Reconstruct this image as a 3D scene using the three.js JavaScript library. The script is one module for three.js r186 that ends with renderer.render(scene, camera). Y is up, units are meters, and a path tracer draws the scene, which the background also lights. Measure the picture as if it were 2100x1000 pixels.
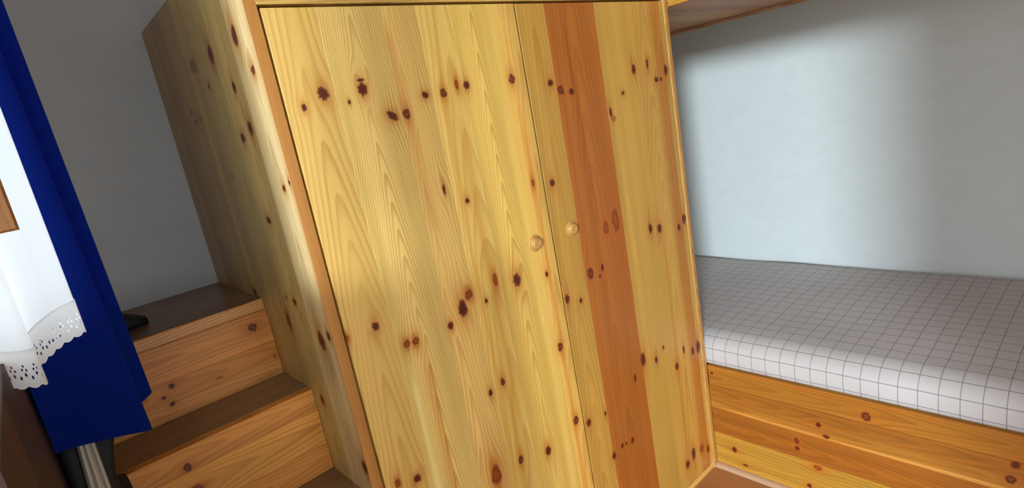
import * as THREE from 'three';
import { mergeGeometries, toCreasedNormals } from 'three/addons/utils/BufferGeometryUtils.js';

// ---------- camera, sky, sun, exposure ----------
const scene = new THREE.Scene();
const camera = new THREE.PerspectiveCamera(46.663, 2.1, 0.02, 60);
camera.position.set(-0.3709, 1.3657, 1.0008);
camera.rotation.set(-0.2238, -0.7007, -0.1828, 'YXZ');
scene.background = new THREE.Color(0.82, 0.90, 0.96).multiplyScalar(4.8);
const sun = new THREE.DirectionalLight(new THREE.Color(0.75, 0.91, 1.0), 4.9);   // hazy sun, low and soft
sun.position.set(-10, 2.0, 5.5);
sun.target.position.set(0, 0, 0);
sun.castShadow = true;
sun.shadow.radius = 14;
Object.assign(sun.shadow.camera, { left: -4, right: 4, top: 4, bottom: -4, near: 1, far: 30 });
scene.add(sun, sun.target);
const renderer = new THREE.WebGLRenderer({ antialias: true });
renderer.toneMapping = THREE.LinearToneMapping;
renderer.toneMappingExposure = 0.8;
renderer.shadowMap.enabled = true;

// ---------- helpers ----------
const taken = {};
function numbered(n) { taken[n] = (taken[n] ?? -1) + 1; return taken[n] ? n + '_' + String(taken[n]).padStart(3, '0') : n; }
function hash(x, y, s) { let h = (Math.imul(x, 374761393) + Math.imul(y, 668265263) + Math.imul(s, 974634777)) | 0; h = Math.imul(h ^ (h >>> 13), 1274126177); return ((h ^ (h >>> 16)) >>> 0) / 4294967296; }
function noise(x, y, s) {
  const i = Math.floor(x), j = Math.floor(y); let u = x - i, v = y - j; u = u * u * (3 - 2 * u); v = v * v * (3 - 2 * v);
  const a = hash(i, j, s), b = hash(i + 1, j, s), c = hash(i, j + 1, s), d = hash(i + 1, j + 1, s);
  return a + (b - a) * u + (c - a) * v + (a - b - c + d) * u * v;
}
const sm = (a, b, x) => { const t = Math.min(1, Math.max(0, (x - a) / (b - a))); return t * t * (3 - 2 * t); };
const mix = (a, b, t) => a + (b - a) * t;
function addMesh(name, geo, mat, parent) {
  const m = new THREE.Mesh(geo, mat); m.name = parent === scene ? numbered(name) : name;
  m.castShadow = m.receiveShadow = true; parent.add(m); return m;
}
function part(name, parent) { const g = new THREE.Group(); g.name = name; parent.add(g); return g; }
function thing(name, label, category, group) {
  const g = new THREE.Group(); g.name = numbered(name); g.userData = { label, category }; if (group) g.userData.group = group; scene.add(g); return g;
}
function tag(m, label, category, group) { m.userData = { label, category }; if (group) m.userData.group = group; return m; }
function structure(m) { m.userData.kind = 'structure'; return m; }
const AX = {                                  // plane axes (a, b, outward n) to x, y, z
  front: (a, b, n) => [a, b, n], side: (a, b, n) => [-n, b, a], up: (a, b, n) => [a, n, -b], down: (a, b, n) => [a, -n, b], back: (a, b, n) => [-a, b, -n], right: (a, b, n) => [n, b, -a],
};
// a board with a small chamfer round its face; uv spans the panel it belongs to
function board(axis, [a0, a1], [b0, b1], [n0, n1], ch, panel) {
  const f = AX[axis], P = [], U = [], [A0, A1, B0, B1] = panel || [a0, a1, b0, b1];
  const q = (...pts) => { for (const k of [0, 1, 2, 0, 2, 3]) { P.push(...f(...pts[k])); U.push((pts[k][0] - A0) / (A1 - A0), (pts[k][1] - B0) / (B1 - B0)); } };
  const c = ch, i = [[a0 + c, b0 + c, n1], [a1 - c, b0 + c, n1], [a1 - c, b1 - c, n1], [a0 + c, b1 - c, n1]];
  const o = [[a0, b0, n1 - c], [a1, b0, n1 - c], [a1, b1, n1 - c], [a0, b1, n1 - c]], r = [[a0, b0, n0], [a1, b0, n0], [a1, b1, n0], [a0, b1, n0]];
  q(...i);
  for (let k = 0; k < 4; k++) { const m = (k + 1) % 4; q(o[k], o[m], i[m], i[k]); q(r[k], r[m], o[m], o[k]); }
  q(r[0], r[3], r[2], r[1]);
  const g = new THREE.BufferGeometry();
  g.setAttribute('position', new THREE.Float32BufferAttribute(P, 3)); g.setAttribute('uv', new THREE.Float32BufferAttribute(U, 2));
  g.computeVertexNormals(); return g;
}
function texture(w, h, fn, srgb = true) {
  const d = new Uint8Array(w * h * 4), c = [0, 0, 0];
  for (let j = 0; j < h; j++) for (let i = 0; i < w; i++) { fn((i + 0.5) / w, (j + 0.5) / h, c); const k = (j * w + i) * 4; d[k] = c[0]; d[k + 1] = c[1]; d[k + 2] = c[2]; d[k + 3] = 255; }
  for (let k = 0; k < d.length; k++) if (d[k] > 255) d[k] = 255;
  const t = new THREE.DataTexture(d, w, h, THREE.RGBAFormat); t.magFilter = THREE.LinearFilter; t.minFilter = THREE.LinearMipmapLinearFilter; t.generateMipmaps = true;
  if (srgb) t.colorSpace = THREE.SRGBColorSpace; t.wrapS = t.wrapT = THREE.RepeatWrapping; t.needsUpdate = true; return t;
}
const clamp = (x) => Math.max(0, Math.min(255, x));
// knotty pine: staves = [edge, [r,g,b], pith, depth, ring frequency, contrast]; streaks = [across0, across1, along0, along1, half width, strength, [r,g,b]]
function pine({ panel, ppm, along = 'b', staves, knots = [], streaks = [], seed = 1, grain = 1 }) {
  const [A0, A1, B0, B1] = panel, W = Math.round((A1 - A0) * ppm), H = Math.round((B1 - B0) * ppm), K = [];
  for (let k = 0; k < knots.length; k += 5) { const [a, b, ra, rb, t] = knots.slice(k, k + 5); K.push(along === 'b' ? [a, b, ra, rb, t] : [b, a, rb, ra, t]); }
  return texture(W, H, (s, t, c) => {
    const a = mix(A0, A1, s), b = mix(B0, B1, t), x = along === 'b' ? a : b, y = along === 'b' ? b : a;
    let n = 0; while (n < staves.length - 1 && x > staves[n][0]) n++;
    const [, col, pith, depth, freq, con] = staves[n], sd = seed * 31 + n * 7;
    let u = x, halo = 0, core = 0, kr = 0, kg = 0, kb = 0;
    for (const k of K) {
      const dx = x - k[0], dy = y - k[1]; if (dx > 0.07 || dx < -0.07 || dy > 0.17 || dy < -0.17) continue;
      const R = Math.min(0.016, Math.max(k[2], k[3])), w = Math.exp(-dx * dx / (6 * R * R) - dy * dy / (26 * R * R));
      if (k[4] !== 3) u -= dx * w * 0.9;
      let ex = dx / k[2], ey = dy / k[3];
      if (k[4] === 5) { ex = (dx * 0.8 - dy * 0.6) / k[2]; ey = (dx * 0.6 + dy * 0.8) / k[3] ; }
      let e = Math.hypot(ex, ey); if (e > 9) continue;
      const ang = Math.atan2(ey, ex);
      e += (noise(ang * 2.2 + 9, k[0] * 90, sd) - 0.5) * 0.45;
      if (k[4] === 4) e -= Math.max(0, Math.sin(ang * 9)) * 0.3 * sm(0.2, -0.8, Math.cos(ang)) + 0.1;
      const hl = Math.exp(-Math.max(0, Math.hypot(ex * 0.8, ey * 0.5) - 0.8) * 1.5) * (k[4] === 3 ? 0.15 : k[4] === 2 ? 0.6 : 0.42);
      if (hl > halo) halo = hl;
      const cc = sm(1.25, 0.7, e) * (k[4] === 3 ? 0.4 : 1);
      if (cc > core) { core = cc; const q = sm(0.75, 0.25, e);
        if (k[4] === 2) { kr = mix(128, 150, q); kg = mix(54, 74, q); kb = mix(14, 26, q); }
        else if (k[4] === 1) { kr = mix(88, 122, q); kg = mix(34, 60, q); kb = mix(12, 26, q); }
        else { kr = mix(98, 84, q); kg = mix(40, 30, q); kb = mix(14, 12, q); } }
    }
    u += (noise(x * 9, y * 1.1, sd) - 0.5) * 0.022 + (noise(x * 30, y * 3.5, sd + 1) - 0.5) * 0.004;
    const R = Math.sqrt((u - pith) * (u - pith) + depth * depth), ph = R * freq * 0.72 + (y * 0.055 + (noise(3.1, y * 1.3, sd + 5) - 0.5) * 0.05) * freq * 0.72;
    const f = ph - Math.floor(ph), late = sm(0.35, 0.9, f) * sm(1.0, 0.93, f) * (0.55 + 0.9 * noise(ph * 0.7, y * 2, sd + 2));
    const fib = noise(x * 900, y * 14, sd + 3) - 0.5, low = noise(x * 45, y * 0.9, sd + 4) - 0.5, low2 = noise(x * 12, y * 2.2, sd + 6) - 0.5;
    let m = 1 - late * con * 0.55 * grain + fib * 0.05 + low * 0.13 + low2 * 0.08;
    let r = col[0] * m, g = col[1] * (m - late * con * 0.25 * grain), bl = col[2] * (m - late * con * 0.55 * grain + low * 0.06);
    for (const k of streaks) {
      if (y < k[2] || y > k[3]) continue;
      const t2 = (y - k[2]) / (k[3] - k[2]), cx = mix(k[0], k[1], t2) + (noise(7, y * 2.6, sd) - 0.5) * 0.008, w = k[4] * (0.7 + 0.6 * noise(y * 4, 2, sd + 9));
      const e = Math.exp(-(x - cx) * (x - cx) / (w * w)) * k[5] * sm(0, 0.12, t2) * sm(1, 0.88, t2) * (0.75 + 0.5 * noise(x * 300, y * 3, sd));
      r = mix(r, k[6][0], e); g = mix(g, k[6][1], e); bl = mix(bl, k[6][2], e);
    }
    r = mix(r, 170, halo); g = mix(g, 88, halo); bl = mix(bl, 28, halo);
    c[0] = clamp(mix(r, kr, core)); c[1] = clamp(mix(g, kg, core)); c[2] = clamp(mix(bl, kb, core));
  });
}
const woodMat = (map, roughness = 0.42, extra = {}) => new THREE.MeshPhysicalMaterial({ map, roughness, specularIntensity: 0.8, ...extra });
const knotsLeft=[0.058,1.44,0.0044,0.0059,0,0.1,1.46,0.0092,0.0103,4,0.179,1.459,0.0091,0.0118,0,0.179,1.476,0.0071,0.0027,0,0.146,1.439,0.0029,0.0036,0,0.23,1.403,0.0131,0.0076,5,0.263,1.401,0.0079,0.0107,1,0.317,1.433,0.0084,0.0059,5,0.364,1.432,0.0075,0.0091,1,0.402,1.445,0.0052,0.0093,2,0.428,1.442,0.008,0.0083,0,0.565,1.442,0.0092,0.01,1,0.315,1.235,0.0037,0.0106,0,0.37,1.198,0.0053,0.0055,0,0.576,1.194,0.0048,0.0086,2,0.299,0.97,0.0115,0.0174,0,0.323,0.994,0.0104,0.0104,2,0.259,0.944,0.0074,0.0091,0,0.367,0.963,0.0041,0.0048,0,0.404,1.001,0.0071,0.0145,2,0.469,0.98,0.0121,0.0163,0,0.569,0.961,0.005,0.0066,0,0.089,1.011,0.007,0.0092,0,0.027,1.011,0.0037,0.0069,2,0.146,0.949,0.0075,0.0075,2,0.167,0.946,0.0077,0.0087,2,0.327,0.748,0.0054,0.0076,0,0.368,0.757,0.0057,0.009,1,0.573,0.76,0.0086,0.0113,1,0.584,0.539,0.009,0.0121,1,0.376,0.541,0.0074,0.0111,1,0.468,0.513,0.0098,0.0131,0,0.295,0.547,0.0137,0.024,2,0.053,0.676,0.0061,0.009,2,0.098,0.66,0.0097,0.0081,5,0.614,0.342,0.0057,0.0114,0] ;
const knotsRight=[0.691,1.42,0.0087,0.0083,0,0.724,1.399,0.0108,0.011,1,0.765,1.392,0.0093,0.0087,0,1.042,1.425,0.0093,0.0124,0,1.112,1.434,0.0049,0.0141,0,1.205,1.408,0.0106,0.0162,0,1.15,1.385,0.0102,0.0073,0,1.174,1.384,0.0052,0.0059,0,0.978,1.364,0.0067,0.0055,0,0.912,1.319,0.0064,0.0122,0,0.923,1.3,0.0086,0.0082,3,0.641,1.179,0.0086,0.0089,0,0.821,1.013,0.0124,0.0187,2,0.866,1.025,0.015,0.0322,2,1.025,0.956,0.0098,0.0158,0,1.072,0.943,0.0102,0.0146,0,1.212,0.937,0.0113,0.0153,0,1.178,0.918,0.0083,0.0101,0,1.235,0.978,0.0057,0.0119,0,0.729,0.909,0.0117,0.0158,1,0.782,0.91,0.0061,0.0102,0,0.767,0.889,0.004,0.0059,0,0.626,0.872,0.0089,0.0111,0,0.676,0.85,0.0056,0.0071,0,0.904,0.575,0.0117,0.0221,0,0.969,0.546,0.0074,0.0105,0,1.014,0.568,0.0051,0.0053,0,1.075,0.474,0.0081,0.013,0,0.855,0.536,0.0068,0.0135,0,1.124,0.512,0.0056,0.0149,0,1.175,0.486,0.0087,0.0134,0,1.21,0.486,0.0119,0.0213,0,0.63,0.505,0.0094,0.0109,0,0.702,0.497,0.004,0.008,0,0.753,0.362,0.0064,0.0085,0,0.772,0.36,0.0043,0.0069,0,0.802,0.353,0.0089,0.0104,0,0.711,0.354,0.0083,0.0118,0,1.109,0.128,0.0116,0.0227,0,1.067,0.11,0.0112,0.0143,0,1.162,0.118,0.012,0.0147,2,1.201,0.093,0.0093,0.015,0] ;
const knotsSide=[-0.076,1.581,0.0117,0.0173,0,-0.232,1.581,0.0145,0.0176,0,-0.367,1.582,0.0239,0.0172,3,-0.033,1.515,0.0089,0.0079,1,-0.152,1.505,0.008,0.0104,0,-0.301,1.529,0.0064,0.0057,0,-0.126,1.426,0.0104,0.0125,0,-0.181,1.412,0.0112,0.0084,0,-0.474,1.473,0.0159,0.0065,3,-0.43,1.476,0.0114,0.0053,3,-0.168,1.247,0.0114,0.0071,0,-0.038,1.308,0.0071,0.0063,0,-0.006,1.318,0.0045,0.0043,0,-0.321,1.343,0.0068,0.0064,3,-0.22,1.023,0.0096,0.0201,0,-0.15,1.075,0.0087,0.0077,0,-0.194,1.078,0.0092,0.0056,3,-0.058,1.005,0.0129,0.0205,0,-0.017,1.024,0.0073,0.0093,0,-0.148,0.853,0.009,0.0111,0,-0.012,0.741,0.0102,0.0143,0,-0.492,1.5,0.0121,0.0065,3,-0.876,1.387,0.0181,0.0083,3,-0.406,1.066,0.0118,0.0077,0] ;
const knotsBed=[0.016,0.372,0.0056,0.0058,0,0.491,0.349,0.0124,0.0143,1,0.359,0.281,0.0085,0.0086,0,0.379,0.246,0.0098,0.0069,0,0.29,0.201,0.0076,0.0109,1,0.29,0.173,0.0077,0.0073,0,0.072,0.089,0.0093,0.0102,0,0.108,0.04,0.0109,0.0041,0,0.349,0.124,0.0117,0.009,2,0.32,0.048,0.0076,0.0075,0,0.815,0.317,0.0089,0.011,0,0.807,0.273,0.0109,0.0112,1] ;
const knotsRiserUpper=[-0.039,0.998,0.009,0.0097,1,-0.225,0.938,0.0058,0.0057,0,-0.245,0.92,0.0041,0.0045,0,-0.234,0.9,0.005,0.0046,0,-0.218,1.034,0.0074,0.0044,3,-0.01,0.912,0.0042,0.0051,3,-0.134,0.915,0.0092,0.0036,3] ;
const knotsRiserLower=[-0.261,0.828,0.0066,0.0084,1,-0.258,0.778,0.0105,0.0075,2] ;

// ---------- room ----------
const X0 = -0.43, X1 = 2.063, Z0 = -0.7313, Z1 = 2.8, HC = 2.45;
const plaster = (r, g, b, s) => new THREE.MeshStandardMaterial({ roughness: 0.9, map: texture(256, 256, (u, v, c) => {
  const n = 0.98 + 0.02 * noise(u * 90, v * 90, s); c[0] = r * n; c[1] = g * n; c[2] = b * n; }) });
const wallMat = plaster(190, 192, 190, 3);
function box(x0, x1, y0, y1, z0, z1) { const g = new THREE.BoxGeometry(x1 - x0, y1 - y0, z1 - z0); g.translate((x0 + x1) / 2, (y0 + y1) / 2, (z0 + z1) / 2); return g; }
structure(addMesh('wall_back', box(X0 - 0.2, X1 + 0.2, -0.1, HC + 0.1, Z0 - 0.15, Z0), wallMat, scene));
structure(addMesh('wall_right', box(X1, X1 + 0.2, -0.1, HC + 0.1, Z0, Z1), wallMat, scene));
const panelMat = woodMat(pine({ panel: [0, 0.6, 0, 2], ppm: 400, seed: 44, staves: [[0.12, [188, 134, 74], 0.06, 0.015, 140, 0.16], [0.24, [176, 122, 64], 0.2, 0.015, 150, 0.16], [0.36, [192, 140, 78], 0.3, 0.015, 150, 0.16], [0.48, [182, 128, 68], 0.42, 0.015, 150, 0.16], [0.6, [186, 132, 72], 0.5, 0.015, 150, 0.16]] }), 0.5);
{ const s = new THREE.Shape([[X0 - 0.2, -0.1], [X1 + 0.2, -0.1], [X1 + 0.2, HC + 0.1], [X0 - 0.2, HC + 0.1]].map((p) => new THREE.Vector2(...p)));
  s.holes.push(new THREE.Path([[-0.4, 0.3], [-0.4, 2.25], [0.8, 2.25], [0.8, 0.3]].map((p) => new THREE.Vector2(...p))));
  const g = new THREE.ExtrudeGeometry(s, { depth: 0.15, bevelEnabled: false }); g.translate(0, 0, Z1); structure(addMesh('wall_front', g, panelMat, scene)); }
structure(addMesh('ceiling', board('down', [X0, X1], [Z0, Z1], [-HC - 0.1, -HC], 0.0005, [0, 0.6, 0, 2]), panelMat, scene));
const floorPanel = [X0, X1, -Z1, -Z0];
const floorTex = pine({ panel: [0, 1.2, 0, 1.2], ppm: 640, seed: 41, grain: 0.5, staves: [[0.3, [176, 122, 78], 0.1, 0.03, 160, 0.2], [0.6, [168, 114, 72], 0.5, 0.02, 150, 0.2], [0.9, [180, 126, 82], 0.7, 0.03, 160, 0.2], [1.2, [172, 118, 75], 1.1, 0.02, 150, 0.2]] });
const floorMesh = structure(addMesh('floor', board('up', [X0, X1], [-Z1, -Z0], [-0.1, 0], 0.0005, [0, 1.2, 0, 1.2]), woodMat(floorTex, 0.35), scene));

// left wall with the window and the glazed door the daylight comes through
const WIN = [-0.122, 0.47, 1.2, 2.25], DOOR = [0.47, 1.8, 0.05, 2.25], WIN2 = [-0.4, 0.8, 0.3, 2.25], T = 0.2;
const sh = new THREE.Shape([[Z0, -0.1], [Z1, -0.1], [Z1, HC + 0.1], [Z0, HC + 0.1]].map((p) => new THREE.Vector2(...p)));
sh.holes.push(new THREE.Path([[WIN[0], WIN[2]], [WIN[0], WIN[3]], [DOOR[1], WIN[3]], [DOOR[1], DOOR[2]], [DOOR[0], DOOR[2]], [DOOR[0], WIN[2]]].map((p) => new THREE.Vector2(...p))));
const lw = new THREE.ExtrudeGeometry(sh, { depth: T, bevelEnabled: false }); lw.rotateY(-Math.PI / 2); lw.translate(X0, 0, 0);
const wallLeft = structure(addMesh('wall_left', lw, wallMat, scene));
const darkWood = [0, 1, 2].map((k) => woodMat(pine({ panel: [0, 0.1, 0, 1.2], ppm: 400, seed: 60 + k, staves: [[0.1, [[62, 32, 18], [50, 24, 14], [72, 40, 22]][k], 0.05, 0.015, 200, 0.25]] }), 0.6));
for (let k = 0; k < 13; k++) {                                 // dark brown boards below the window
  const z = Z0 + k * 0.0938, p = [z, z + 0.1, 0, 1.2];
  addMesh('plank', (() => { const g = board('right', [-z - 0.0933, -z], [0, 1.197], [X0, X0 + 0.006], 0.0012, [-z - 0.1, -z, 0, 1.2]); return g; })(), darkWood[k % 3], wallLeft);
}
const whitePaint = new THREE.MeshStandardMaterial({ color: 0xe8e8e4, roughness: 0.5 });
const glass = new THREE.MeshPhysicalMaterial({ color: 0xffffff, transmission: 1, thickness: 0, roughness: 0, ior: 1.5 });
function glazed(name, [a, b, c, d], w, inFront, frameMat) {
  const g = new THREE.Group(); g.name = name; g.userData.kind = 'structure'; scene.add(g);
  const f = new THREE.Shape([[a, c], [b, c], [b, d], [a, d]].map((p) => new THREE.Vector2(...p)));
  f.holes.push(new THREE.Path([[a + w, c + w], [a + w, d - w], [b - w, d - w], [b - w, c + w]].map((p) => new THREE.Vector2(...p))));
  const fg = new THREE.ExtrudeGeometry(f, { depth: 0.05, bevelEnabled: true, bevelSize: 0.003, bevelThickness: 0.003, bevelSegments: 1 }); if (inFront) fg.translate(0, 0, Z1 + 0.06); else { fg.rotateY(-Math.PI / 2); fg.translate(X0 - 0.12, 0, 0); }
  addMesh('frame', fg, frameMat, g);
  const pg = new THREE.PlaneGeometry(b - a - 2 * w, d - c - 2 * w); if (inFront) pg.translate((a + b) / 2, (c + d) / 2, Z1 + 0.085); else { pg.rotateY(Math.PI / 2); pg.translate(X0 - 0.145, (c + d) / 2, (a + b) / 2); }
  addMesh('pane', pg, glass, g);
}
glazed('window_1', WIN, 0.03, false, whitePaint); glazed('door_1', DOOR, 0.035, false, darkWood[2]); glazed('window_2', WIN2, 0.04, true, whitePaint);
structure(addMesh('ground', box(-12, X0 - T - 0.02, -0.4, -0.2, -8, 10), new THREE.MeshStandardMaterial({ roughness: 1, map: texture(128, 128, (u, v, c) => { const n = 0.7 + 0.5 * noise(u * 40, v * 40, 5); c[0] = 92 * n; c[1] = 108 * n; c[2] = 62 * n; }) }), scene));

// ---------- wardrobe ----------
const wardrobe = thing('wardrobe', 'large two-door wardrobe of knotty yellow pine with small round knobs', 'wardrobe');
const HT = 1.73;
const doorTex = pine({ panel: [0.0265, 0.6095, 0.025, 1.608], ppm: 1280, seed: 2, grain: 0.8, knots: knotsLeft, staves: [
  [0.122, [218, 174, 92], 0.085, 0.02, 130, 0.16], [0.252, [232, 193, 111], 0.185, 0.010, 260, 0.24], [0.335, [230, 186, 104], 0.272, 0.006, 190, 0.2],
  [0.42, [227, 184, 98], 0.40, 0.02, 120, 0.14], [0.56, [225, 182, 92], 0.475, 0.012, 270, 0.24], [0.62, [220, 169, 86], 0.60, 0.02, 150, 0.16]],
  streaks: [[0.142, 0.142, 0.0, 0.93, 0.009, 0.75, [250, 223, 146]], [0.166, 0.180, 0.0, 0.95, 0.013, 0.5, [208, 143, 60]], [0.177, 0.188, 0.05, 0.95, 0.003, 0.55, [187, 113, 39]],
    [0.278, 0.262, 1.12, 1.60, 0.011, 0.42, [201, 139, 66]], [0.345, 0.368, 0.4, 1.6, 0.008, 0.42, [204, 141, 54]], [0.39, 0.398, 0.6, 1.42, 0.010, 0.45, [199, 135, 49]],
    [0.372, 0.374, 0.3, 0.76, 0.008, 0.45, [201, 133, 51]], [0.575, 0.575, 0.0, 1.44, 0.008, 0.55, [201, 126, 43]], [0.55, 0.56, 0.9, 1.61, 0.016, 0.3, [216, 156, 66]]] });
const doorTex2 = pine({ panel: [0.6145, 1.2265, 0.025, 1.608], ppm: 1280, seed: 5, grain: 0.85, knots: knotsRight, staves: [
  [0.709, [190, 140, 62], 0.66, 0.02, 130, 0.12], [0.9, [167, 94, 34], 0.80, 0.03, 110, 0.12], [1.062, [192, 146, 66], 0.90, 0.004, 240, 0.24],
  [1.155, [187, 138, 62], 1.11, 0.025, 120, 0.12], [1.206, [176, 113, 46], 1.2, 0.02, 150, 0.14], [1.23, [196, 150, 72], 1.23, 0.01, 160, 0.12]],
  streaks: [[0.80, 0.772, 1.0, 1.6, 0.003, 0.6, [133, 68, 20]], [0.732, 0.73, 1.0, 1.6, 0.006, 0.4, [148, 79, 25]], [0.745, 0.75, 0.3, 1.5, 0.010, 0.25, [187, 118, 51]], [1.075, 1.085, 0.1, 0.95, 0.009, 0.5, [168, 106, 40]],
    [0.885, 0.885, 0.05, 1.3, 0.01, 0.35, [153, 81, 26]], [1.185, 1.19, 0.05, 0.6, 0.016, 0.45, [170, 100, 35]]] });
function door(tex, a, joints, zf, kx) {
  const d = part('door', wardrobe), P = [a[0], a[1], 0.025, 1.608], m = woodMat(tex, 0.4), js = [a[0], ...joints, a[1]];
  for (let k = 0; k + 1 < js.length; k++) addMesh('plank', board('front', [js[k], js[k + 1]], [0.025, 1.608], [zf - 0.022, zf], k ? 0.0003 : 0.0006, P), m, d);
  const kn = new THREE.LatheGeometry([[0, -0.002], [0.0205, -0.002], [0.0215, 0], [0.0205, 0.0016], [0.0165, 0.002], [0.0145, 0.003], [0.0128, 0.005], [0.0136, 0.0075], [0.0132, 0.0092], [0.011, 0.0104], [0.005, 0.0098], [0, 0.0096]].map((p) => new THREE.Vector2(...p)), 40);
  kn.rotateX(Math.PI / 2); kn.translate(kx, 1.048, zf);
  addMesh('knob', kn, knobMat, d);
}
const knobMat = woodMat(pine({ panel: [0, 0.1, 0, 0.1], ppm: 640, seed: 77, staves: [[0.1, [184, 136, 68], 0.05, 0.01, 240, 0.15]] }), 0.35, { clearcoat: 0.4, clearcoatRoughness: 0.3 });
door(doorTex, [0.0265, 0.6085], [0.122, 0.252, 0.335, 0.42, 0.56], 0.0, 0.548);
door(doorTex2, [0.6150, 1.2265], [0.709, 0.9, 1.062, 1.155, 1.206], -0.001, 0.685);
const sideP = [-0.73, -0.002, 0, HT];
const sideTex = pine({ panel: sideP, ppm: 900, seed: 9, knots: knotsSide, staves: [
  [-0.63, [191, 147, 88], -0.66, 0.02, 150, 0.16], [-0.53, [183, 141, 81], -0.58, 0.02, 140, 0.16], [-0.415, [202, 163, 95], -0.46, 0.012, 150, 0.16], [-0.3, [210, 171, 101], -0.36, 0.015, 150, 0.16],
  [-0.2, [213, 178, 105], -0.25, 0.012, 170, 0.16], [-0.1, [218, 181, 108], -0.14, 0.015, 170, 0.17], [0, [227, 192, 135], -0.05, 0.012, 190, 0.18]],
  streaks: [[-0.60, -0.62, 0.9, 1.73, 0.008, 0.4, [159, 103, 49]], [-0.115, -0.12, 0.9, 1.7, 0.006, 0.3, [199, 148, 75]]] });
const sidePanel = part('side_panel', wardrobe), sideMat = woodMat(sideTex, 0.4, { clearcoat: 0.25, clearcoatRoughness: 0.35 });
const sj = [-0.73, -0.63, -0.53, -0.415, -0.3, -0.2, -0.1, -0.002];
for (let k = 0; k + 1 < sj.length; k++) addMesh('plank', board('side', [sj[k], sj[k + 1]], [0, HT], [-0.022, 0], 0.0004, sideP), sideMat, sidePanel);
const edgeTex = pine({ panel: [0, 0.022, 0, HT], ppm: 1100, seed: 14, grain: 0.5, staves: [[0.03, [184, 122, 56], 0.011, 0.02, 380, 0.08]] });
addMesh('edge_strip', board('front', [0, 0.022], [0, HT], [-0.002, 0], 0.0006, [0, 0.022, 0, HT]), woodMat(edgeTex, 0.45), sidePanel);
const sidePanel2 = part('side_panel', wardrobe);
addMesh('plank', board('right', [0.002, 0.73], [0, HT], [1.228, 1.25], 0.0004), sideMat, sidePanel2);
addMesh('edge_strip', board('front', [1.228, 1.25], [0, HT], [-0.002, 0], 0.0012, [1.228, 1.25, 0, HT]), woodMat(pine({ panel: [0, 0.022, 0, HT], ppm: 1100, seed: 15, staves: [[0.008, [206, 160, 90], 0.0, 0.01, 200, 0.2], [0.03, [196, 132, 66], 0.011, 0.02, 380, 0.25]] }), 0.45), sidePanel2);
const railMat = woodMat(pine({ panel: [0, 1.25, 0, 0.12], ppm: 700, along: 'a', seed: 17, staves: [[0.2, [212, 168, 92], 0.05, 0.012, 160, 0.16]] }), 0.42);
addMesh('top_rail', board('front', [0.022, 1.228], [1.6135, HT], [-0.022, 0], 0.0008, [0, 1.25, 1.6135, 1.7335]), railMat, wardrobe);
addMesh('plinth', board('front', [0.022, 1.228], [0, 0.021], [-0.03, -0.004], 0.0008, [0, 1.25, 0, 0.12]), railMat, wardrobe);
addMesh('top_panel', board('up', [0.022, 1.228], [0.022, 0.73], [HT - 0.02, HT], 0.001), sideMat, wardrobe);
addMesh('back_panel', board('front', [0.022, 1.228], [0.0, HT - 0.02], [-0.73, -0.72], 0.0005), sideMat, wardrobe);

// ---------- stairs between wardrobe and window wall ----------
const stairs = thing('wooden_steps', 'built-in pine steps rising between the wardrobe and the window wall', 'steps');
const SX = [-0.4235, -0.0005];
const rP = (y0, y1) => [SX[0], SX[1], y0, y1];
const riserCol = [[216, 143, 63], [207, 132, 56], [220, 148, 69]];
function riser(z, y0, y1, joints, knots, seed, cols, step) {
  const r = part('riser', stairs), js = [y0, ...joints, y1];
  const m = woodMat(pine({ panel: rP(y0, y1), ppm: 1100, along: 'a', seed, knots, staves: js.slice(1).map((j, k) => [j, cols[k % cols.length], mix(js[k], j, 0.5), 0.01 + 0.006 * (k % 2), 170, 0.18]) }), 0.45);
  for (let k = 0; k + 1 < js.length; k++) addMesh('plank', board('front', SX, [js[k], js[k + 1]], [z - 0.022, z + (step && k === js.length - 2 ? 0.003 : 0)], 0.0006, rP(y0, y1)), m, r);
}
riser(-0.36, 0.866, 1.029, [0.902, 0.952], knotsRiserUpper, 21, [[212, 145, 74], [203, 132, 58], [216, 141, 67]]);
riser(-0.194, 0.67, 0.866, [0.735, 0.815], knotsRiserLower, 23, [[212, 139, 63], [222, 153, 69], [218, 145, 67]]);
riser(0.03, 0.48, 0.67, [0.56], [], 25, riserCol); riser(0.24, 0.29, 0.48, [0.38], [], 26, riserCol); riser(0.45, 0.0, 0.29, [0.1, 0.2], [], 27, riserCol);
function tread(z0, z1, y, th, seed, nose) {
  const t = part('tread', stairs), n = Math.max(2, Math.round((z1 - z0) / 0.1)), P = [SX[0], SX[1], -z1, -z0], js = Array.from({ length: n + 1 }, (_, k) => mix(-z1, -z0, k / n));
  const m = woodMat(pine({ panel: P, ppm: 900, along: 'a', seed, staves: js.slice(1).map((j, k) => [j, [[133, 104, 72], [127, 95, 64], [138, 107, 74]][(k + seed) % 3], mix(js[k], j, 0.4), 0.015, 160, 0.16]) }), 0.32);
  for (let k = 0; k < n; k++) addMesh('plank', board('up', SX, [js[k], js[k + 1]], [y - th, y], 0.0006, P), m, t);
  if (nose) addMesh('nosing', board('front', SX, [y - th, y], [z1 - 0.004, z1 + 0.004], 0.0025, [SX[0], SX[1], y - 0.1, y + 0.1]), woodMat(pine({ panel: [SX[0], SX[1], 0, 0.2], ppm: 900, along: 'a', seed: seed + 3, staves: [[0.2, [204, 146, 84], 0.1, 0.006, 260, 0.22]] }), 0.42), t);
}
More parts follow.
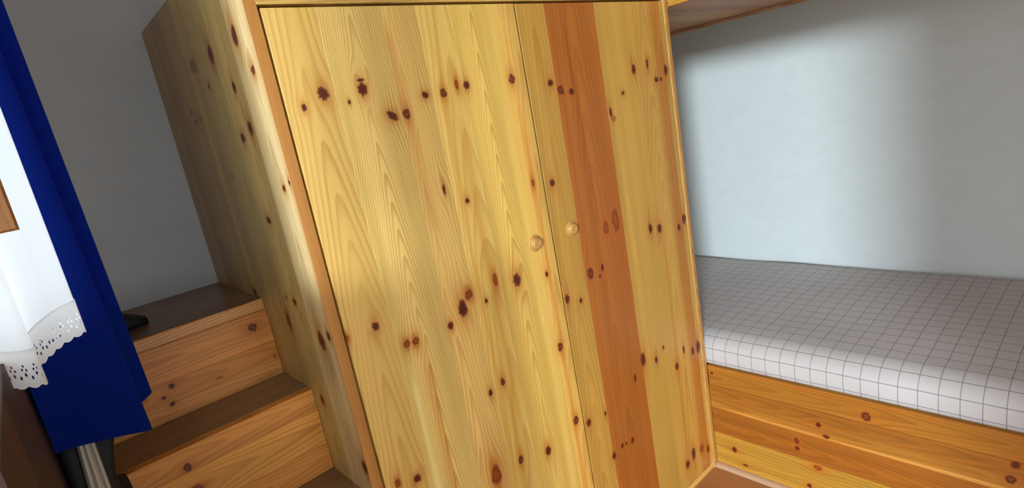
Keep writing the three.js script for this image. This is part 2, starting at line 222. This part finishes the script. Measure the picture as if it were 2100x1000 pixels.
tread(-0.73, -0.361, 1.0565, 0.027, 31, true); tread(-0.359, -0.2165, 0.8665, 0.02, 32); tread(-0.193, 0.0075, 0.6705, 0.02, 33); tread(0.031, 0.2175, 0.4805, 0.02, 34); tread(0.241, 0.4275, 0.2905, 0.02, 35);

// ---------- bed, mattress, upper bunk ----------
const BZ = 1.25, bed = thing('bunk_bed_base', 'low built-in bed base with orange pine front board under the checked mattress', 'bed');
const bedP = [0.0005, BZ, 0, 0.398], bedFront = part('front_board', bed);
const bedTex = pine({ panel: bedP, ppm: 1250, along: 'a', seed: 51, knots: knotsBed, staves: [[0.138, [176, 127, 46], 0.07, 0.010, 120, 0.14], [0.24, [144, 83, 24], 0.17, 0.02, 130, 0.14], [0.277, [162, 104, 35], 0.262, 0.012, 140, 0.15], [0.325, [151, 92, 29], 0.30, 0.012, 150, 0.16], [0.4, [162, 102, 32], 0.36, 0.015, 130, 0.14]],
  streaks: [[0.243, 0.236, 0, 1.2, 0.004, 0.7, [220, 156, 78]], [0.322, 0.316, 0, 1.2, 0.005, 0.5, [166, 92, 32]], [0.282, 0.275, 0, 1.2, 0.004, 0.5, [164, 90, 30]], [0.395, 0.395, 0, 1.2, 0.004, 0.45, [160, 80, 30]]] });
const bedMat = woodMat(bedTex, 0.4), bj = [0.0, 0.138, 0.24, 0.277, 0.325, 0.398];
for (let k = 0; k + 1 < bj.length; k++) addMesh('plank', board('side', [0.0005, BZ], [bj[k], bj[k + 1]], [-1.272, -1.25], k === 4 ? 0.002 : 0.0004, bedP), bedMat, bedFront);
addMesh('platform', board('up', [1.273, X1 - 0.002], [-BZ, 0.728], [0.37, 0.388], 0.001), bedMat, bed);
addMesh('end_board', board('front', [1.273, X1 - 0.002], [0, 0.37], [BZ - 0.022, BZ], 0.001), bedMat, bed);
const qr = new THREE.Shape(); qr.moveTo(0, 0); qr.lineTo(0.016, 0); qr.absarc(0.016, 0, 0.0001, 0, 0.01); qr.absarc(0, 0, 0.016, 0.01, Math.PI / 2); qr.lineTo(0, 0);
const qg = new THREE.ExtrudeGeometry(qr, { depth: BZ - 0.002, bevelEnabled: false, curveSegments: 8 }); qg.scale(-1, 1, 1); { const i = qg.index; const p = qg.attributes.position; const nn = qg.toNonIndexed ? qg : qg; for (let k = 0; k < p.count; k += 3) for (const at of ['position', 'uv', 'normal']) { const A = qg.attributes[at], s = A.itemSize; for (let c = 0; c < s; c++) { const t = A.array[(k + 1) * s + c]; A.array[(k + 1) * s + c] = A.array[(k + 2) * s + c]; A.array[(k + 2) * s + c] = t; } } qg.computeVertexNormals(); }
qg.translate(1.2499, 0.0005, 0.001);
addMesh('quarter_round', qg, new THREE.MeshPhysicalMaterial({ color: 0xb08a6a, roughness: 0.28, clearcoat: 0.6, clearcoatRoughness: 0.2 }), bed);

const cell = 0.0455;
const plaidTex = texture(512, 512, (u, v, c) => {              // 2 x 2 checks: grey-white cotton with thin dark stitched lines
  const x = u * 2, y = v * 2, w = 0.97 + 0.05 * (noise(u * 256, v * 256, 7) - 0.5) + 0.05 * (noise(u * 512, v * 40, 8) - 0.5) + 0.05 * (noise(u * 40, v * 512, 9) - 0.5);
  const lx = Math.abs(x - Math.round(x)) * cell, ly = Math.abs(y - Math.round(y)) * cell, d1 = 0.6 + 0.4 * Math.sign(Math.sin(v * 512 * 0.42)), d2 = 0.75 + 0.25 * Math.sign(Math.sin(u * 512 * 0.42));
  const k = Math.max(sm(0.0011, 0.0006, lx) * d1, sm(0.0011, 0.0006, ly) * d2) * 0.85;
  c[0] = mix(186 * w, 38, k); c[1] = mix(177 * w, 38, k); c[2] = mix(174 * w, 46, k);
});
const prof = []; const R1 = 0.052, RX = 0.085;
prof.push([1.275, 0.3995], [1.262, 0.402], [1.2575, 0.412], [1.2565, 0.43], [1.2575, 0.452]);
for (let k = 1; k <= 8; k++) { const a = k / 8 * Math.PI / 2; prof.push([1.2575 + RX * (1 - Math.cos(a)), 0.452 + R1 * 1.1 * Math.sin(a)]); }
for (let k = 1; k <= 16; k++) { const t = k / 16; prof.push([mix(1.3425, 2.02, t), 0.5092 + 0.019 * Math.sin(Math.PI * Math.min(1, t * 0.62 + 0.0)) ]); }
prof.push([2.045, 0.52], [2.055, 0.505], [2.058, 0.45], [2.055, 0.4], [2.04, 0.3995]);
const mp = [], mu = [], mi = [], MZ0 = -0.727, MZ1 = 1.2, NZ = 60; let arc = 0; const arcs = prof.map((p, k) => (k ? (arc += Math.hypot(p[0] - prof[k - 1][0], p[1] - prof[k - 1][1])) : 0)), a0 = arcs[3] + 0.031;
for (let j = 0; j <= NZ; j++) { const z = mix(MZ0, MZ1, j / NZ), ed = Math.min(1, Math.min(j, NZ - j) / 1.5);
  prof.forEach(([x, y], k) => { const top = k > 12 && k < prof.length - 5 ? 1 : 0; const wob = top * (noise(x * 6, z * 5, 12) - 0.5) * 0.006 + (k > 1 && k < 12 ? (noise(3, z * 9 + k * 0.1, 13) - 0.5) * 0.004 : 0);
    mp.push(x + (top ? 0 : wob * 0.7), y + (top ? wob : 0) - (1 - ed) * top * 0.012, z); mu.push((z - 0.0225) / (2 * cell), (arcs[k] - a0) / (2 * cell)); }); }
const np = prof.length;
for (let j = 0; j < NZ; j++) for (let k = 0; k < np; k++) { const k2 = (k + 1) % np, a = j * np + k, b = j * np + k2, c = a + np, d = b + np; if (k2) mi.push(a, c, b, b, c, d); else mi.push(a, c, b, b, c, d); }
for (const j of [0, NZ]) { const c = mp.length / 3; mp.push(1.65, 0.46, j ? MZ1 : MZ0); mu.push(0, 0); for (let k = 0; k < np; k++) { const a = j * np + k, b = j * np + (k + 1) % np; if (j) mi.push(c, b, a); else mi.push(c, a, b); } }
const mg = new THREE.BufferGeometry(); mg.setAttribute('position', new THREE.Float32BufferAttribute(mp, 3)); mg.setAttribute('uv', new THREE.Float32BufferAttribute(mu, 2)); mg.setIndex(mi); mg.computeVertexNormals();
tag(addMesh('mattress', mg, new THREE.MeshStandardMaterial({ map: plaidTex, roughness: 0.95 }), scene), 'grey-white mattress with thin dark checked lines on the low pine bed', 'mattress');

const bunk = thing('upper_bunk', 'upper bunk of pine boards seen from below at the top right', 'bunk bed');
const BY = 1.59, slab = part('bunk_board', bunk);
const slabMats = [0, 1, 2].map((k) => woodMat(pine({ panel: [1.25, 2.06, 0, 0.12], ppm: 600, along: 'a', seed: 80 + k, knots: k === 1 ? [1.52, 0.06, 0.02, 0.006, 3] : [], staves: [[0.2, [[204, 156, 119], [211, 166, 122], [197, 146, 108]][k], 0.06, 0.012, 170, 0.2]] }), 0.5));
for (let k = 0; k < 16; k++) { const z = -0.73 + k * 0.12; addMesh('plank', board('down', [1.2725, X1 - 0.001], [z, z + 0.1197], [-BY - 0.02, -BY], 0.0008, [1.25, 2.06, z, z + 0.12]), slabMats[k % 3], slab); }
addMesh('wall_ledger', board('side', [-0.73, 1.19], [BY - 0.013, BY - 0.0003], [-X1, -X1 + 0.009], 0.002, bedP), slabMats[0], bunk);
addMesh('bunk_rail', board('side', [0.001, 1.19], [BY, BY + 0.26], [-1.272, -1.2505], 0.002, bedP), bedMat, bunk);
addMesh('bunk_mattress', box(1.273, X1 - 0.004, BY + 0.021, BY + 0.14, -0.72, 1.18), new THREE.MeshStandardMaterial({ color: 0xb0aaa6, roughness: 1 }), bunk);

// ---------- curtains ----------
// a hanging cloth: footprints [x, z] at top and hem, hem height per column; two faces a little apart
function cloth(cols, yTop, rows, sub, hemFn, thick) {
  const pts = (k) => new THREE.CatmullRomCurve3(cols.map((c) => new THREE.Vector3(c[k], 0, c[k + 1])), false, 'centripetal');
  const top = pts(0), bot = pts(2), hemC = new THREE.CatmullRomCurve3(cols.map((c, i) => new THREE.Vector3(i, c[4], 0))), N = (cols.length - 1) * sub, P = [], U = [], I = [];
  let len = 0, last = null; const s = [];
  for (let i = 0; i <= N; i++) { const b = bot.getPoint(i / N); if (last) len += b.distanceTo(last); last = b; s.push(len); }
  const grid = []; for (let j = 0; j <= rows; j++) for (let i = 0; i <= N; i++) {
    const t = Math.pow(j / rows, 0.8), a = top.getPoint(i / N), b = bot.getPoint(i / N), hem = hemC.getPoint(i / N).y + (hemFn ? hemFn(s[i]) : 0);
    grid.push(new THREE.Vector3(mix(a.x, b.x, t), mix(yTop, hem, t), mix(a.z, b.z, t))); }
  const w = N + 1, at = (i, j) => grid[Math.min(rows, Math.max(0, j)) * w + Math.min(N, Math.max(0, i))];
  for (const side of thick ? [1, -1] : [1]) for (let j = 0; j <= rows; j++) for (let i = 0; i <= N; i++) {
    const n = new THREE.Vector3().subVectors(at(i + 1, j), at(i - 1, j)).cross(new THREE.Vector3().subVectors(at(i, j + 1), at(i, j - 1))).normalize().multiplyScalar(side * thick / 2), p = at(i, j);
    P.push(p.x + n.x, p.y + n.y, p.z + n.z); U.push(s[i], p.y); }
  const M = w * (rows + 1);
  for (let j = 0; j < rows; j++) for (let i = 0; i < N; i++) { const a = j * w + i, b = a + 1, c = a + w, d = c + 1; I.push(a, b, c, b, d, c); if (thick) I.push(M + a, M + c, M + b, M + b, M + c, M + d); }
  if (thick) { for (let i = 0; i < N; i++) { const a = rows * w + i; I.push(a, a + 1, M + a, a + 1, M + a + 1, M + a, i, M + i, i + 1, i + 1, M + i, M + i + 1); } for (let j = 0; j < rows; j++) for (const i of [0, N]) { const a = j * w + i, c = a + w; I.push(a, c, M + a, c, M + c, M + a); } }
  const g = new THREE.BufferGeometry(); g.setAttribute('position', new THREE.Float32BufferAttribute(P, 3)); g.setAttribute('uv', new THREE.Float32BufferAttribute(U, 2)); g.setIndex(I); g.computeVertexNormals(); return g;
}
const weave = texture(128, 128, (u, v, c) => { const n = 0.92 + 0.16 * (noise(u * 128, v * 64, 3) - 0.5) + 0.1 * Math.sin(u * 128 * 2.1) * Math.sin(v * 128 * 2.1); c[0] = 12 * n; c[1] = 62 * n; c[2] = 188 * n; });
weave.repeat.set(12, 12);
const blueMat = new THREE.MeshPhysicalMaterial({ map: weave, roughness: 0.95, specularIntensity: 0.1, transmission: 0.75, thickness: 0, side: THREE.DoubleSide });
const blue = tag(addMesh('blue_curtain', cloth([[-0.422, -0.028, -0.420, -0.028, 1.012], [-0.385, -0.034, -0.40, -0.034, 1.008], [-0.350, -0.045, -0.345, -0.046, 0.992], [-0.338, -0.058, -0.302, -0.058, 0.978], [-0.352, -0.076, -0.330, -0.08, 1.0], [-0.307, -0.088, -0.283, -0.098, 1.024], [-0.325, -0.115, -0.325, -0.12, 1.02], [-0.42, -0.13, -0.42, -0.135, 1.02]], 2.2, 40, 10, null, 0.0016), blueMat, scene), 'long plain blue curtain gathered at the edge of the window', 'curtain');
const laceCols = [[-0.440, 0.165, -0.440, 0.165, 1.18], [-0.424, 0.148, -0.424, 0.148, 1.165], [-0.397, 0.135, -0.397, 0.135, 1.156], [-0.400, 0.09, -0.400, 0.09, 1.165], [-0.372, 0.062, -0.370, 0.062, 1.180], [-0.348, 0.052, -0.342, 0.052, 1.186], [-0.362, 0.026, -0.358, 0.026, 1.185], [-0.42, 0.0, -0.42, 0.0, 1.185]];
const laceMat = new THREE.MeshPhysicalMaterial({ color: 0xf4f6f8, roughness: 1, transmission: 0.5, thickness: 0, side: THREE.DoubleSide });
const laceAlpha = texture(256, 128, (u, v, c) => {             // eyelet embroidery: little holes in rows over 3 cm x 4 cm
  const x = u * 6, y = v * 4, hole = (px, py, r) => Math.hypot(x - px, (y - py)) < r; let o = 255;
  for (let k = 0; k < 6; k++) { if (hole(k + 0.5, 1.1 + 0.25 * (k % 2), 0.2)) o = 0; if (k % 2 && (hole(k + 0.15, 1.9, 0.15) || hole(k + 0.85, 1.9, 0.15) || hole(k + 0.5, 2.3, 0.15))) o = 0; }
  c[0] = c[1] = c[2] = o; }, false);
laceAlpha.repeat.set(1 / 0.03, 1 / 0.045);
const lace = tag(addMesh('lace_curtain', cloth(laceCols.map((c) => [...c.slice(0, 4), c[4] + 0.043]), 2.2, 30, 12, null, 0), laceMat, scene), 'white sheer curtain with a scalloped lace hem glowing in front of the window', 'curtain');
const hemG = cloth(laceCols.map((c) => [c[2], c[3], c[2], c[3], c[4]]), 0, 6, 40, null, 0);
{ const p = hemG.attributes.position, u = hemG.attributes.uv; const w = (laceCols.length - 1) * 40 + 1; for (let i = 0; i < w; i++) { const h = p.getY(6 * w + i), s = u.getX(i), sc = 0.003 * Math.abs(Math.sin(s * Math.PI / 0.012)); for (let j = 0; j < 7; j++) { const y = mix(h + 0.045, h - sc, j / 6); p.setY(j * w + i, y); p.setX(j * w + i, p.getX(j * w + i) + 0.0008); u.setY(j * w + i, (1 - j / 6) * 0.045); } } hemG.computeVertexNormals(); }
addMesh('lace_hem', hemG, new THREE.MeshPhysicalMaterial({ color: 0xf0f0f0, roughness: 1, transmission: 0.35, thickness: 0, side: THREE.DoubleSide, alphaMap: laceAlpha, alphaTest: 0.5 }), lace);
const railT = tag(addMesh('curtain_rail', box(X0 + 0.001, -0.27, 2.201, 2.225, -0.16, 0.34), whitePaint, scene), 'white curtain rail above the window that both curtains hang from', 'rail');
const wandTex = pine({ panel: [0, 0.02, 0, 0.9], ppm: 900, seed: 91, staves: [[0.03, [150, 96, 44], 0.01, 0.01, 300, 0.2]] });
tag(addMesh('curtain_wand', (() => { const g = board('front', [-0.3842, -0.3688], [1.343, 2.2], [0.292, 0.308], 0.0022, [-0.385, -0.365, 1.3, 2.2]); return g; })(), woodMat(wandTex, 0.5), scene), 'brown wooden rod hanging upright in front of the white curtain at the left edge', 'rod');

// ---------- things on the steps ----------
function loft(rings, seg) {                                   // rings of [x, y, z] centres with half sizes, in the plane given
  const P = [], I = [], U = [];
  rings.forEach((r, j) => { for (let i = 0; i < seg; i++) { const p = r(i / seg * Math.PI * 2); P.push(...p); U.push(i / seg, j / rings.length); } });
  for (let j = 0; j + 1 < rings.length; j++) for (let i = 0; i < seg; i++) { const a = j * seg + i, b = j * seg + (i + 1) % seg; I.push(a, a + seg, b, b, a + seg, b + seg); }
  const g = new THREE.BufferGeometry(); g.setAttribute('position', new THREE.Float32BufferAttribute(P, 3)); g.setAttribute('uv', new THREE.Float32BufferAttribute(U, 2)); g.setIndex(I); g.computeVertexNormals(); return g;
}
const sq = (t, e) => { const c = Math.cos(t), s = Math.sin(t); return [Math.sign(c) * Math.pow(Math.abs(c), e), Math.sign(s) * Math.pow(Math.abs(s), e)]; };
const black = new THREE.MeshStandardMaterial({ color: 0x0c0b0d, roughness: 0.7 });
const bag = [[0.6715, -0.41, 0.001], [0.672, -0.353, 0.052], [0.70, -0.350, 0.056], [0.868, -0.350, 0.056], [0.877, -0.351, 0.055], [0.879, -0.364, 0.053], [0.905, -0.3655, 0.052], [0.95, -0.358, 0.052], [0.985, -0.347, 0.048], [1.0, -0.352, 0.04], [1.004, -0.40, 0.002]];
tag(addMesh('bag', loft(bag.map(([y, xr, hz]) => (t) => { const [c, s] = sq(t, 0.3), xl = Math.min(-0.4225, xr - 0.002), xm = (xl + xr) / 2, hx = (xr - xl) / 2; return [xm + hx * c * (hz < 0.01 ? 0.1 : 1), y, -0.132 + hz * s]; }), 40), black, scene), 'narrow black bag standing on the step below the blue curtain', 'bag');
const shoeR = [[-0.2125, 0.003, 0.016], [-0.215, 0.012, 0.024], [-0.224, 0.024, 0.031], [-0.24, 0.036, 0.042], [-0.262, 0.045, 0.055], [-0.30, 0.047, 0.066], [-0.35, 0.043, 0.075], [-0.39, 0.037, 0.082], [-0.415, 0.028, 0.08], [-0.42, 0.004, 0.05]];
tag(addMesh('shoe', loft(shoeR.map(([x, hw, h]) => (t) => { const [c, s] = sq(t, 0.75); return [x, 1.0567 + h * 0.7 * (0.5 + 0.5 * s), -0.51 + (x + 0.42) * 0.08 + hw * c]; }), 28), black, scene), 'pointed black shoe toe poking out past the blue curtain on the top step', 'shoe');
const clothG = cloth([[-0.396, -0.074, -0.420, -0.066, 0.70], [-0.392, -0.066, -0.412, -0.058, 0.695], [-0.389, -0.072, -0.405, -0.068, 0.70], [-0.386, -0.064, -0.399, -0.058, 0.69], [-0.382, -0.071, -0.391, -0.069, 0.70], [-0.378, -0.064, -0.383, -0.06, 0.69], [-0.376, -0.072, -0.380, -0.072, 0.70]], 1.006, 20, 8, null, 0.0016);
tag(addMesh('cloth', clothG, new THREE.MeshStandardMaterial({ color: 0xc4baa6, roughness: 1, side: THREE.DoubleSide }), scene), 'pale grey pleated cloth hanging over the black bag', 'cloth');

renderer.render(scene, camera);
